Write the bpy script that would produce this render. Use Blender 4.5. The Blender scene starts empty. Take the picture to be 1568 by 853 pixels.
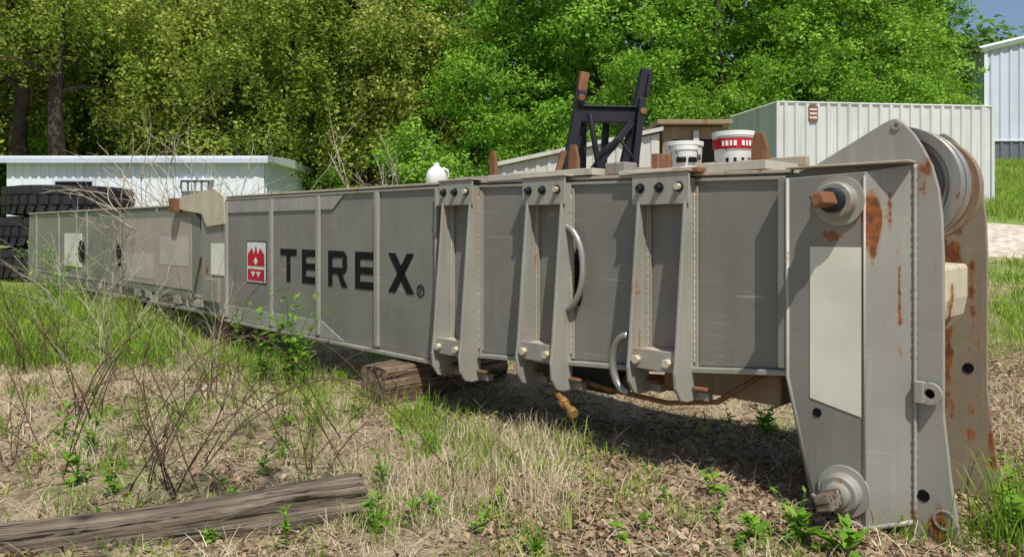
import bpy, math, random, bmesh
import numpy as np
from mathutils import Vector, Matrix
random.seed(3); rng=np.random.default_rng(7)
SC=bpy.context.scene
COL=SC.collection
# ------------------------------------------------ helpers
def link(o,parent=None):
    COL.objects.link(o)
    if parent: o.parent=parent
    return o
def empty(name,loc=(0,0,0),rz=0,scale=1):
    e=bpy.data.objects.new(name,None); e.location=loc; e.rotation_euler=(0,0,rz); e.scale=(scale,)*3
    e.empty_display_size=.2
    return link(e)
def obj(name,verts,faces,mat,parent=None,bev=0,smooth=False):
    me=bpy.data.meshes.new(name); me.from_pydata([tuple(v) for v in verts],[],[tuple(f) for f in faces]); me.update()
    if mat: me.materials.append(mat)
    o=bpy.data.objects.new(name,me); link(o,parent)
    if smooth:
        for p in me.polygons: p.use_smooth=True
    if bev:
        b=o.modifiers.new('b','BEVEL'); b.width=bev; b.segments=2; b.limit_method='ANGLE'
    return o
def npmesh(name,V,F,mat,parent=None,tint=None):
    me=bpy.data.meshes.new(name); V=np.asarray(V,np.float32); F=np.asarray(F,np.int32); k=F.shape[1]
    me.vertices.add(len(V)); me.vertices.foreach_set('co',V.ravel())
    me.loops.add(F.size); me.loops.foreach_set('vertex_index',F.ravel())
    me.polygons.add(len(F)); me.polygons.foreach_set('loop_start',np.arange(0,F.size,k,dtype=np.int32))
    me.update(calc_edges=True)
    if tint is not None:
        a=me.attributes.new('tint','FLOAT','POINT'); a.data.foreach_set('value',np.asarray(tint,np.float32))
    me.materials.append(mat)
    o=bpy.data.objects.new(name,me); return link(o,parent)
def recalc(o):
    bm=bmesh.new(); bm.from_mesh(o.data); bmesh.ops.recalc_face_normals(bm,faces=bm.faces); bm.to_mesh(o.data); bm.free()
def box(name,x0,x1,y0,y1,z0,z1,mat,parent=None,bev=.004):
    v=[(x0,y0,z0),(x1,y0,z0),(x1,y1,z0),(x0,y1,z0),(x0,y0,z1),(x1,y0,z1),(x1,y1,z1),(x0,y1,z1)]
    f=[(0,3,2,1),(4,5,6,7),(0,1,5,4),(1,2,6,5),(2,3,7,6),(3,0,4,7)]
    return obj(name,v,f,mat,parent,bev)
def prism(name,poly,a,b,mat,parent=None,axis='v',bev=.004):
    n=len(poly)
    if axis=='v': P=lambda p,t:(p[0],t,p[1])
    elif axis=='u': P=lambda p,t:(t,p[0],p[1])
    else: P=lambda p,t:(p[0],p[1],t)
    v=[P(p,a) for p in poly]+[P(p,b) for p in poly]
    f=[tuple(range(n)),tuple(range(2*n-1,n-1,-1))]+[(i,i+n,(i+1)%n+n,(i+1)%n) for i in range(n)]
    o=obj(name,v,f,mat,parent,bev); recalc(o)
    return o
def tube_data(pts,rs,seg=6):
    V=[];F=[]; pts=[Vector(p) for p in pts]; n=len(pts)
    up=Vector((0.13,.21,.97))
    for i,p in enumerate(pts):
        t=(pts[min(i+1,n-1)]-pts[max(i-1,0)]); t=t.normalized() if t.length>1e-9 else Vector((0,0,1))
        a=t.cross(up); 
        if a.length<.05: a=t.cross(Vector((1,0,0)))
        a.normalize(); b=t.cross(a); r=rs[i] if hasattr(rs,'__len__') else rs
        for k in range(seg):
            th=2*math.pi*k/seg; V.append(p+a*(math.cos(th)*r)+b*(math.sin(th)*r))
    for i in range(n-1):
        for k in range(seg):
            F.append((i*seg+k,i*seg+(k+1)%seg,(i+1)*seg+(k+1)%seg,(i+1)*seg+k))
    F.append(tuple(range(seg-1,-1,-1))); F.append(tuple(range((n-1)*seg,n*seg)))
    return V,F
def tubes(name,lst,mat,parent=None,seg=6,smooth=True):
    V=[];F=[]
    for pts,rs in lst:
        v,f=tube_data(pts,rs,seg); o=len(V); V+=v; F+=[tuple(i+o for i in q) for q in f]
    return obj(name,V,F,mat,parent,0,smooth)
def cyl(name,p0,p1,r,mat,parent=None,seg=28,bev=.004):
    o=tubes(name,[([p0,p1],r)],mat,parent,seg,False)
    if bev:
        b=o.modifiers.new('b','BEVEL'); b.width=bev; b.segments=2; b.limit_method='ANGLE'; b.angle_limit=1.0
    for p in o.data.polygons: p.use_smooth=len(p.vertices)==4
    return o
def lathe(name,prof,mat,parent=None,c=(0,0,0),axis='z',seg=56,closed=True):
    V=[];F=[];n=len(prof)
    for k in range(seg):
        t=2*math.pi*k/seg
        for r,h in prof:
            if axis=='z': V.append((c[0]+r*math.cos(t),c[1]+r*math.sin(t),c[2]+h))
            else: V.append((c[0]+r*math.cos(t),c[1]+h,c[2]+r*math.sin(t)))
    m=n if closed else n-1
    for k in range(seg):
        for i in range(m):
            a=k*n+i;b=k*n+(i+1)%n;c2=((k+1)%seg)*n+(i+1)%n;d=((k+1)%seg)*n+i
            F.append((a,b,c2,d))
    o=obj(name,V,F,mat,parent,0,True)
    bm=bmesh.new(); bm.from_mesh(o.data); bmesh.ops.recalc_face_normals(bm,faces=bm.faces)
    for e in bm.edges:
        if len(e.link_faces)==2 and e.calc_face_angle(0)>.6: e.smooth=False
    bm.to_mesh(o.data); bm.free()
    return o
def vn(x,y,s,seed=0):
    r=np.random.default_rng(seed).random((64,64)); x=np.asarray(x)/s+100; y=np.asarray(y)/s+100
    xi=np.floor(x).astype(int); yi=np.floor(y).astype(int); fx=x-xi; fy=y-yi
    fx=fx*fx*(3-2*fx); fy=fy*fy*(3-2*fy)
    g=lambda a,b:r[a%64,b%64]
    return (g(xi,yi)*(1-fx)+g(xi+1,yi)*fx)*(1-fy)+(g(xi,yi+1)*(1-fx)+g(xi+1,yi+1)*fx)*fy
def th(x,y):
    x=np.asarray(x,float); y=np.asarray(y,float)
    r=np.interp(y,[-1000,10,12,15,18,20,35,60,120,500],[0,0,.25,.9,1.7,2.2,4.85,8,14,22])
    l=np.interp(y,[-1000,17,22,30,60,120,500],[0,0,.5,1.0,3,10,22])
    b=np.clip((x+3)/8,0,1); b=b*b*(3-2*b)
    z=l*(1-b)+r*b
    near=np.clip((60-np.abs(y))/20,0,1)
    return z+near*((vn(x,y,1.3,1)-.5)*.07+(vn(x,y,.45,2)-.5)*.03)
# ------------------------------------------------ materials
class MB:
    def __init__(s,name):
        s.m=bpy.data.materials.new(name); s.m.use_nodes=True; s.n=s.m.node_tree.nodes; s.l=s.m.node_tree.links
        s.b=s.n['Principled BSDF']; s.out=s.n['Material Output']
        s.tc=s.n.new('ShaderNodeTexCoord').outputs['Object']
    def mapp(s,scale,rot=(0,0,0),loc=(0,0,0)):
        q=s.n.new('ShaderNodeMapping'); q.inputs['Scale'].default_value=scale; q.inputs['Rotation'].default_value=rot; q.inputs['Location'].default_value=loc
        s.l.new(s.tc,q.inputs['Vector']); return q.outputs[0]
    def noise(s,sc,det=5,vec=None,rough=.55,dist=0):
        q=s.n.new('ShaderNodeTexNoise'); q.inputs['Scale'].default_value=sc; q.inputs['Detail'].default_value=det
        q.inputs['Roughness'].default_value=rough; q.inputs['Distortion'].default_value=dist
        s.l.new(vec or s.tc,q.inputs['Vector']); return q.outputs['Fac']
    def rng(s,v,a,b,c=0,d=1):
        q=s.n.new('ShaderNodeMapRange'); q.inputs[1].default_value=a;q.inputs[2].default_value=b;q.inputs[3].default_value=c;q.inputs[4].default_value=d
        s.l.new(v,q.inputs[0]); return q.outputs[0]
    def math(s,op,a,b):
        q=s.n.new('ShaderNodeMath'); q.operation=op
        for i,x in enumerate((a,b)):
            if isinstance(x,(int,float)): q.inputs[i].default_value=x
            else: s.l.new(x,q.inputs[i])
        return q.outputs[0]
    def mix(s,f,a,b):
        q=s.n.new('ShaderNodeMix'); q.data_type='RGBA'
        for i,x in ((0,f),(6,a),(7,b)):
            if isinstance(x,(int,float)): q.inputs[i].default_value=x
            elif isinstance(x,tuple): q.inputs[i].default_value=(*x,1)
            else: s.l.new(x,q.inputs[i])
        return q.outputs[2]
    def bump(s,h,st=.3,d=.01):
        q=s.n.new('ShaderNodeBump'); q.inputs['Strength'].default_value=st; q.inputs['Distance'].default_value=d
        s.l.new(h,q.inputs['Height']); s.l.new(q.outputs[0],s.b.inputs['Normal'])
    def fin(s,c,rough=.7,metal=0,spec=.35):
        if isinstance(c,tuple): s.b.inputs['Base Color'].default_value=(*c,1)
        else: s.l.new(c,s.b.inputs['Base Color'])
        if isinstance(rough,(int,float)): s.b.inputs['Roughness'].default_value=rough
        else: s.l.new(rough,s.b.inputs['Roughness'])
        s.b.inputs['Metallic'].default_value=metal; s.b.inputs['Specular IOR Level'].default_value=spec
        return s.m
def paint(name,c,rust=.25,rough=.5,metal=0.0,dirt=.5,scr=.5,spots=()):
    b=MB(name); c2=tuple(x*.82 for x in c)
    col=b.mix(b.rng(b.noise(1.7,6),.35,.65),c,c2)
    st=b.noise(1,7,b.mapp((9,9,.5)))
    col=b.mix(b.rng(st,.5,.75,0,dirt*.6),col,(c[0]*.6,c[1]*.55,c[2]*.46))
    st2=b.noise(1,6,b.mapp((16,16,.8),(0,.15,0)))
    col=b.mix(b.rng(st2,.56,.7,0,dirt*.45),col,(min(c[0]*1.5,.75),min(c[1]*1.47,.74),min(c[2]*1.38,.68)))
    for sc_,rt,lo in ((60,.5,.655),(75,-.35,.67),(50,.15,.68)):
        s1=b.noise(1,3,b.mapp((1.5,1.5,sc_),(0,rt,0)),.5,.3)
        patch=b.rng(b.noise(1.3,3,b.mapp((1,1,1),(0,0,0),(rt*9,3,1))),.48,.58)
        col=b.mix(b.math('MULTIPLY',b.rng(s1,lo,lo+.04,0,scr*.9),patch),col,(.50,.47,.40))
    col=b.mix(b.rng(b.noise(55,3),.70,.74,0,scr*.8),col,(.45,.42,.36))
    rn=b.math('ADD',b.math('MULTIPLY',b.noise(4,10,None,.68),.6),b.math('MULTIPLY',b.noise(1,6,b.mapp((12,12,1.2))),.4))
    for (u,z,ru,rz,amt) in spots:
        g=b.n.new('ShaderNodeTexGradient'); g.gradient_type='SPHERICAL'
        b.l.new(b.mapp((1/ru,0,1/rz),(0,0,0),(-u/ru,0,-z/rz)),g.inputs[0])
        rn=b.math('ADD',rn,b.math('MULTIPLY',g.outputs['Fac'],amt))
    rm=b.rng(rn,.70-rust*.33,.75-rust*.33)
    halo=b.rng(rn,.64-rust*.33,.74-rust*.33,0,.45)
    col=b.mix(halo,col,(.38,.24,.13))
    rc=b.mix(b.rng(b.noise(25,5),.35,.65),(.30,.10,.03),(.11,.045,.022))
    col=b.mix(rm,col,rc)
    b.bump(b.math('ADD',b.noise(60,4),b.math('MULTIPLY',rm,b.noise(120,3))),.14,.004)
    rr=b.math('ADD',b.math('MULTIPLY',rm,.35),b.rng(b.noise(5,5),.3,.7,rough-.1,rough+.12))
    b.fin(col,rr,metal); return b.m
HS=[(-.47,1.70,.08,.28,.24),(-.49,1.45,.045,.42,.22),(-.60,1.3,.03,.5,.18),(-.56,1.75,.03,.3,.16),(-.30,1.56,.14,.12,.2),(-.38,.08,.2,.12,.22),(-.80,.06,.2,.2,.2),(-.70,1.9,.1,.2,.17),(-.76,1.4,.03,.5,.16),(-.1,1.2,.03,.5,.1)]
GREY=paint('grey_boom_paint',(.232,.226,.198),.13,.46,.1,.35,.6)
GREYD=paint('grey_outer_boom_paint',(.25,.245,.21),.26,.5,.1,.6,.8)
GREYR=paint('grey_rusty_paint',(.30,.29,.255),.42,.5,.1,.7,.5)
GREYL=paint('grey_bracket_paint',(.345,.335,.295),.29,.48,.1,.7,.5)
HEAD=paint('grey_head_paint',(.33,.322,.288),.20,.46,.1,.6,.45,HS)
HEAD_SHADE=paint('grey_head_paint_shade',(.235,.228,.20),.20,.46,.1,.5,.4,HS)  # darker copy of the head paint; shade on the box front put into colour
TRIM=paint('worn_flange',(.46,.40,.31),.36,.7,0,.8,.2)
PLANK=paint('grimy_top_plate',(.52,.49,.42),.25,.75,0,.8,.2)
CREAM=paint('cream_paint',(.74,.72,.60),.03,.65,0,.2,.1)
CREAMR=paint('cream_rusty_paint',(.56,.50,.37),.42,.65,0,.6,.2)
RUST=paint('rusty_steel',(.20,.085,.04),.55,.85,0,.8,.05)
RUSTB=paint('rusty_brown_plate',(.30,.22,.145),.36,.7,0,.9,.1)
FARP=paint('far_plate_paint',(.30,.25,.185),.36,.6,0,.9,.2,[(-.6,1.2,.3,.9,.12)])
BLACK=paint('black_steel_paint',(.014,.016,.022),.10,.5,0,.3,.05)
ALU=paint('sheave_metal',(.36,.35,.33),.32,.38,.5,.6,.3)
TAUPE=paint('faded_panel',(.42,.35,.295),.0,.7,0,.12,.0)
TAUPE2=paint('faded_panel_light',(.50,.44,.385),.0,.7,0,.12,.0)
def simple(name,c,rough=.6,metal=0,var=.25,sc=6,bump=0,spec=.35):
    b=MB(name); col=b.mix(b.rng(b.noise(sc,6),.3,.7),c,tuple(x*(1-var) for x in c))
    if bump: b.bump(b.noise(sc*6,6),bump,.01)
    return b.fin(col,rough,metal,spec)
INK=simple('black_lettering',(.010,.010,.011),.7,spec=.15)
RED=simple('red_decal',(.52,.015,.03),.6,spec=.2)
WHITE=simple('white_decal',(.76,.76,.73),.5)
DARK=simple('dark_hole',(.008,.008,.008),.9,spec=.1)
RUBBER=simple('tire_rubber',(.026,.026,.028),.8,0,.4,8,.3)
BRASS=paint('brass_fitting',(.45,.25,.09),.3,.45,.5,.4,0)
def siding(name,c,d=.35):
    b=MB(name); col=b.mix(b.rng(b.noise(.7,6),.35,.7),c,tuple(x*.85 for x in c))
    col=b.mix(b.rng(b.noise(1,6,b.mapp((5,5,.3))),.5,.75,0,d),col,(c[0]*.6,c[1]*.54,c[2]*.45))
    col=b.mix(b.rng(b.noise(6,9,None,.7),.66,.7,0,d),col,(.25,.13,.07))
    return b.fin(col,.5)
WSID=siding('white_siding',(.74,.78,.82),.3)
BSID=siding('pale_blue_siding',(.55,.60,.70),.1)
DSID=siding('dark_wainscot_siding',(.13,.14,.17),.2)
CONT=siding('dirty_white_container',(.60,.62,.60),.7)
ROOFM=siding('old_roofing',(.58,.57,.52),.7)
def wood(name,c1,c2,ax='x'):
    b=MB(name); sc={'x':(1.2,22,22),'y':(22,1.2,22)}[ax]
    g=b.noise(1,8,b.mapp(sc),.65,.6)
    col=b.mix(b.rng(g,.38,.62),c2,c1)
    col=b.mix(b.rng(b.noise(3,5),.42,.66,0,.75),col,tuple(x*.4 for x in c1))
    gr=b.noise(1,4,b.mapp(tuple(s*1.8 for s in sc)),.6,.3)
    col=b.mix(b.rng(gr,.55,.61,0,.95),col,(.02,.015,.01))
    b.bump(g,1,.03); return b.fin(col,.95,0,.15)
TIMB=wood('weathered_timber_grey',(.30,.24,.18),(.10,.078,.058))
TIMB2=wood('weathered_timber_brown',(.28,.20,.14),(.11,.07,.045),'y')
def foliage(name,cols,trans=.35,rough=.7):
    b=MB(name); g=b.n.new('ShaderNodeNewGeometry'); a=b.n.new('ShaderNodeAttribute'); a.attribute_name='tint'
    oi=b.n.new('ShaderNodeObjectInfo')
    r=b.n.new('ShaderNodeValToRGB'); el=r.color_ramp.elements
    el[0].position=0; el[0].color=(*cols[0],1); el[1].position=1; el[1].color=(*cols[-1],1)
    for i,c in enumerate(cols[1:-1]): e=el.new((i+1)/(len(cols)-1)); e.color=(*c,1)
    f=b.math('ADD',b.math('MULTIPLY',g.outputs['Random Per Island'],.42),b.math('MULTIPLY',a.outputs['Fac'],.52))
    f=b.math('ADD',f,b.math('MULTIPLY',oi.outputs['Random'],.12))
    b.l.new(f,r.inputs[0]); b.fin(r.outputs[0],rough,0,.2)
    t=b.n.new('ShaderNodeBsdfTranslucent'); b.l.new(r.outputs[0],t.inputs[0])
    mx=b.n.new('ShaderNodeMixShader'); mx.inputs[0].default_value=trans
    b.l.new(b.b.outputs[0],mx.inputs[1]); b.l.new(t.outputs[0],mx.inputs[2]); b.l.new(mx.outputs[0],b.out.inputs[0])
    return b.m
LF_Y=foliage('leaves_yellowgreen',[(.09,.15,.018),(.20,.29,.035),(.36,.43,.07),(.56,.57,.17)],.4)
LF_G=foliage('leaves_green',[(.07,.18,.012),(.15,.33,.025),(.26,.47,.05),(.40,.58,.10)],.4)
LF_D=foliage('leaves_deep_green',[(.03,.075,.008),(.07,.15,.018),(.12,.25,.03),(.20,.34,.055)],.3)
GR_G=foliage('grass_green',[(.12,.21,.02),(.20,.34,.035),(.32,.46,.065),(.50,.52,.18)],.4)
GR_S=foliage('dry_straw',[(.30,.22,.13),(.48,.39,.25),(.64,.54,.36),(.76,.68,.50)],.15)
LF_B=foliage('dead_leaves',[(.11,.06,.035),(.24,.145,.09),(.40,.28,.18),(.58,.47,.34)],.1)
WEED=foliage('weed_leaves',[(.08,.19,.018),(.17,.35,.03),(.30,.50,.06)],.4)
BARK=simple('tree_bark',(.085,.065,.05),.95,0,.5,4,.6,.1)
TWIG=simple('dry_twig',(.15,.095,.065),.9,0,.5,9,0,.1)
TWIGP=simple('pale_twig',(.52,.45,.34),.9,0,.4,9,0,.1)
def ground_mat():
    b=MB('ground_soil_thatch')
    col=b.mix(b.rng(b.noise(2.3,8,None,.65),.38,.62),(.20,.145,.09),(.43,.34,.225))
    col=b.mix(b.rng(b.noise(28,6,None,.7),.42,.66,0,.7),col,(.54,.45,.31))
    col=b.mix(b.rng(b.noise(40,4),.54,.68,0,.8),col,(.08,.055,.035))
    g=b.noise(.55,7,None,.65)
    sep=b.n.new('ShaderNodeSeparateXYZ'); b.l.new(b.tc,sep.inputs[0])
    far=b.rng(sep.outputs[1],12,20,0,.4)
    gm=b.rng(b.math('ADD',g,far),.53,.68,0,.85)
    gc=b.mix(b.noise(14,5),(.08,.14,.025),(.26,.37,.07))
    col=b.mix(gm,col,gc)
    b.bump(b.noise(35,8,None,.7),.9,.03); return b.fin(col,.95,0,.1)
GROUND=ground_mat()
def gravel():
    b=MB('gravel'); col=b.mix(b.rng(b.noise(6,8),.4,.6),(.42,.36,.29),(.60,.54,.45)); b.bump(b.noise(50,4),.6,.02); return b.fin(col,.95,0,.1)
GRAV=gravel()
# ------------------------------------------------ ground
def axis_pts(lo,hi,near0,near1,step,g=1.12):
    p=list(np.arange(near0,near1,step)); s=step; x=p[-1]
    while x<hi: s*=g; x+=s; p.append(x)
    s=step; x=p[0]; q=[]
    while x>lo: s*=g; x-=s; q.append(x)
    return np.array(q[::-1]+p)
gx=axis_pts(-500,500,-9,6,.11); gy=axis_pts(-60,600,2.5,14,.11)
GX,GY=np.meshgrid(gx,gy); nx=len(gx); ny=len(gy)
V=np.stack([GX.ravel(),GY.ravel(),th(GX,GY).ravel()],1)
i=np.arange(nx*ny).reshape(ny,nx)
F=np.stack([i[:-1,:-1].ravel(),i[:-1,1:].ravel(),i[1:,1:].ravel(),i[1:,:-1].ravel()],1)
g=npmesh('ground',V,F,GROUND); g.data.polygons.foreach_set('use_smooth',np.ones(len(F),bool))
xs=np.arange(3,90,.5); VV=[];FF=[]
for k,x in enumerate(xs):
    y0=15.3+.25*math.sin(x*.9)+.15*math.sin(x*2.3); y1=18.2+.3*math.sin(x*.7+1)
    for j in range(9):
        y=y0+(y1-y0)*j/8; VV.append((x,y,float(th(x,y))+(.035 if 0<j<8 else -.03)))
for k in range(len(xs)-1):
    for j in range(8): a=k*9+j; FF.append((a,a+9,a+10,a+1))
obj('gravel_road',VV,FF,GRAV,None,0,True)
# ------------------------------------------------ boom frame
O=Vector((1.618,4.3,0)); D=Vector((-.7046,.7096,0)); N=Vector((-.7096,-.7046,0))
ANG=math.atan2(.7096,-.7046)
def W(u,v,z): return O+D*u+N*v+Vector((0,0,z))
boom=empty('crane_boom',O,ANG)
WD=-.86
body=[(-.05,.80),(.0,.783),(1.1,.665),(2.65,.56),(3.25,.42),(7.62,.42),(7.62,2.0),(3.1,1.985),(0,1.92),(-.05,1.92)]
prism('main_section',body,WD,0,GREY,boom,'v',.008)
prism('outer_section',[(7.6,.47),(18.65,.45),(18.7,1.2),(18.55,1.93),(8.3,1.92),(7.6,1.93)],WD+.05,-.05,GREYD,boom,'v',.02)
def ridge(name,pts,h,v0,v1,mat):
    lower=[(p[0],p[1]) for p in pts]; upper=[(p[0],p[1]+h) for p in pts[::-1]]
    return prism(name,lower+upper,v0,v1,mat,boom,'v',.004)
ridge('top_flange',[(-.02,1.921),(3.1,1.987),(7.6,2.002)],.022,WD-.02,.022,TRIM)
ridge('top_flange_lip',[(.02,1.885),(3.1,1.95),(7.6,1.967)],.02,.002,.02,GREYL)
ridge('bottom_flange',[(0,.75),(1.1,.63),(2.65,.525)],.032,WD-.02,.05,GREYL)
ridge('bottom_flange_outer',[(3.25,.385),(7.6,.385)],.033,WD-.02,.04,GREYL)
ridge('outer_bottom_flange',[(7.7,.42),(18.6,.40)],.045,WD,-.02,GREYL)
ridge('outer_top_flange',[(8.3,1.922),(18.5,1.932)],.03,WD,-.02,TRIM)
box('outer_bottom_rail',7.7,18.4,-.05,-.035,.62,.66,GREYL,boom)
prism('top_doubler',[(4.75,1.955),(4.98,1.80),(7.58,1.80),(7.58,1.965)],.002,.014,GREYL,boom)
prism('bottom_doubler',[(4.75,.425),(5.2,.60),(7.58,.60),(7.58,.425)],.002,.014,GREYL,boom)
for k,(u,w) in enumerate([(3.22,.03),(4.15,.06),(5.256,.06),(6.33,.06),(7.56,.05)]):
    box('stiffener_rib_%d'%k,u-w/2,u+w/2,.003,.04,.45,1.95,GREYL,boom)
for k,u in enumerate([9.0,10.2,11.95,13.9,15.9,17.8]):
    box('outer_rib_%d'%k,u-.03,u+.03,-.05,-.02,.47,1.91,GREYL,boom)
for k,(u,z0,z1) in enumerate([(.05,.8,1.88),(2.64,.58,1.93),(1.66,.64,1.9)]):
    box('weld_seam_%d'%k,u-.01,u+.01,.0,.008,z0,z1,GREYL,boom,.003)
box('panel_seam',0.6,.612,.0,.005,.74,1.87,INK,boom,0)
prism('joint_collar',[(7.6,.43),(8.0,.43),(8.35,1.0),(8.4,1.93),(7.6,1.98)],-.045,.015,GREYR,boom)
prism('joint_plate',[(7.55,1.66),(8.15,1.62),(8.3,1.80),(9.0,1.86),(9.3,1.93),(9.25,2.02),(8.5,2.10),(7.9,2.13),(7.6,2.02)],.02,.045,CREAMR,boom)
box('joint_rust_lug',9.1,9.3,.0,.12,1.84,2.04,RUST,boom)
box('joint_tag',7.56,8.05,.017,.024,.98,1.40,CREAM,boom,0)
box('joint_box',7.75,8.25,-.02,.06,.62,.92,GREYR,boom)
prism('name_panel_plate',[(8.5,1.2),(8.5,1.72),(8.75,1.86),(11.85,1.86),(11.85,.60),(8.8,.60)],-.05,-.012,GREY,boom)
box('name_panel',8.78,11.7,-.011,-.004,.72,1.76,TAUPE,boom,0)
box('name_panel_patch',8.9,10.0,-.0035,-.001,1.05,1.48,TAUPE2,boom,0); box('name_panel_patch_b',10.3,11.5,-.0035,-.001,.8,1.2,TAUPE2,boom,0)
box('end_tag',14.3,15.5,-.049,-.04,.84,1.5,CREAM,boom,0)
def disc(name,u,v,z,ru,rz,mat,parent=boom):
    n=28; vs=[(u+ru*math.cos(2*math.pi*k/n),v,z+rz*math.sin(2*math.pi*k/n)) for k in range(n)]
    return obj(name,vs,[tuple(range(n-1,-1,-1))],mat,parent)
def ringp(name,u,v,z,ro,ri,t,mat,parent=boom,seg=36):
    return lathe(name,[(ri,0),(ro,0),(ro,t),(ri,t)],mat,parent,(u,v,z),'y',seg)
disc('slot_hole',14.3,-.036,1.15,.22,.22,INK)
disc('slot_hole_b',11.97,-.015,1.15,.14,.2,INK)
for k,u in enumerate([8.4,9.2,10.4,10.9,13.0,16.0]):
    box('small_bracket_%d'%k,u,u+.25,-.05,.0,.5,.6,GREYL,boom)
# lettering
zb,zt=.99,1.365; st=.085
def L(name,polys):
    V=[];F=[]
    for p in polys:
        o=len(V); V+=[(a,.006,b) for a,b in p]; F.append(tuple(range(o,o+len(p))))
    return obj(name,V,F,INK,boom)
def R(a,b,c,d): return [(a,c),(b,c),(b,d),(a,d)]
def Eg(l,r):
    m=(zb+zt)/2
    return [R(l-st*1.1,l,zb,zt),R(r,l-st*1.1,zt-st*.9,zt),R(r,l-st*1.1,zb,zb+st*.9),R(r+.03,l-st*1.1,m-.036,m+.036)]
L('letter_t',[R(5.755,6.138,zt-st*.9,zt),R(5.90,5.99,zb,zt-st*.9)])
L('letter_e',Eg(5.636,5.30))
l,r=5.08,4.71
L('letter_r',[R(l-st,l,zb,zt),R(r+.06,l-st,zt-st*.85,zt),R(r+.06,l-st,zb+.13,zb+.20),
   [(r+.06,zt),(r+.06,zt-st*.85),(r+.09,zt-st*.85-.02),(r+.09,zb+.22),(r+.06,zb+.20),(r+.06,zb+.13),(r,zb+.19),(r,zt-.06)],
   [(l-.19,zb+.13),(l-.27,zb+.13),(r-.01,zb),(r+.10,zb)]])
L('letter_e2',Eg(4.56,4.215))
l,r=3.985,3.573
L('letter_x',[[(l,zt),(l-.115,zt),(r,zb),(r+.115,zb)],[(l,zb),(l-.115,zb),((l+r)/2-.03,(zb+zt)/2-.03),((l+r)/2+.03,(zb+zt)/2+.03)],[(r,zt),(r+.115,zt),((l+r)/2+.03,(zb+zt)/2+.03),((l+r)/2-.03,(zb+zt)/2-.03)]])
lathe('registered_mark',[(.045,0),(.055,0),(.055,.004),(.045,.004)],INK,boom,(3.48,.003,1.03),'y',24)
L('registered_r',[R(3.495,3.503,1.0,1.06),R(3.465,3.495,1.05,1.06),R(3.465,3.495,1.026,1.034),R(3.465,3.473,1.03,1.055),[(3.488,1.03),(3.48,1.03),(3.46,1.0),(3.47,1.0)]])
box('logo_border',6.49,7.01,.002,.005,.925,1.445,INK,boom,0)
box('logo_white',6.505,6.995,.005,.008,.94,1.43,WHITE,boom,0)
def LP(name,polys,mat,v=.011):
    V=[];F=[]
    for p in polys:
        o=len(V); V+=[(a,v,b) for a,b in p]; F.append(tuple(range(o,o+len(p))))
    return obj(name,V,F,mat,boom)
LP('logo_red',[R(6.53,6.97,.96,1.10),[(6.53,1.14),(6.97,1.14),(6.97,1.28),(6.86,1.36),(6.80,1.28),(6.75,1.40),(6.70,1.28),(6.64,1.36),(6.53,1.28)]],RED)
LP('logo_white_marks',[[(6.62,1.07),(6.68,1.0),(6.74,1.07)],[(6.76,1.07),(6.82,1.0),(6.88,1.07)],[(6.69,1.20),(6.75,1.15),(6.81,1.20),(6.75,1.25)]],WHITE,.014)
# brackets
def bracket(idx,ul,ur,zb,ztop,lo):
    for nm,u in (('l',ul),('r',ur)):
        prof=[(0.0,ztop),(.095,ztop),(.125,ztop-.22),(.215,zb+.15),(.235,zb+.0),(.225,lo+.10),(.17,lo+.02),(.10,lo),(-.04,lo-.0),(-.07,lo+.02),(-.07,lo+.07),(0,lo+.08),(0.0,zb)]
        prism('bracket%d_fin_%s'%(idx,nm),prof,u-.012,u+.012,GREYL,boom,'u',.006)
        box('bracket%d_pad_%s'%(idx,nm),u-.035,u+.05,.001,.022,zb+.02,ztop-.05,GREYL,boom,.003)
        tubes('bracket%d_weld_%s'%(idx,nm),[([(u-.016,.026+.002*math.sin(j*1.9),zb+.05+(ztop-zb-.15)*j/60) for j in range(61)],[.007+.003*math.sin(j*2.7) for j in range(61)])],TRIM,boom,6)
        box('bracket%d_hook_%s'%(idx,nm),u-.10,u-.013,-.06,.0,lo+.005,lo+.06,GREYR,boom)
        box('bracket%d_hook_rust_%s'%(idx,nm),u-.11,u-.014,.002,.05,lo+.075,lo+.095,RUST,boom)
    box('bracket%d_bolt_plate'%idx,ur-.03,ul+.05,.096,.115,ztop-.17,ztop+.035,GREYL,boom,.004)
    box('bracket%d_cap'%idx,ur-.04,ul+.06,.0,.125,ztop+.036,ztop+.05,TRIM,boom,.004)
    for k in range(3):
        u=ur+.04+(ul-ur-.06)*k/2
        cyl('bracket%d_washer_%d'%(idx,k),(u,.114,ztop-.06),(u,.122,ztop-.06),.034,BLACK,boom,20,.002)
        cyl('bracket%d_bolt_%d'%(idx,k),(u,.12,ztop-.06),(u,.15,ztop-.06),.023,CREAMR if k==0 else BLACK,boom,6,.002)
    box('bracket%d_lower_plate'%idx,ur+.02,ul-.0,.17,.19,zb+.0,zb+.13,GREYL,boom,.004)
    box('bracket%d_lower_ledge'%idx,ur+.012,ul-.012,.0,.17,zb+.10,zb+.115,TRIM,boom,.003)
    for k in (0,1):
        u=ur+.07+(ul-ur-.12)*k
        cyl('bracket%d_lower_bolt_%d'%(idx,k),(u,.19,zb+.06),(u,.23,zb+.06),.03,CREAMR,boom,6,.003)
bracket(1,3.03,2.68,.54,1.965,.33)
bracket(2,2.02,1.67,.62,1.945,.41)
bracket(3,.99,.635,.69,1.925,.50)
def arc(cu,cz,ru,rz,a0,a1,v,n=16): return [(cu+ru*math.cos(a0+(a1-a0)*k/n),v,cz+rz*math.sin(a0+(a1-a0)*k/n)) for k in range(n+1)]
tubes('pipe_loop',[(arc(1.70,1.31,-.19,.31,-math.pi/2,math.pi/2,.06),.024)],ALU,boom,12)
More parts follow.
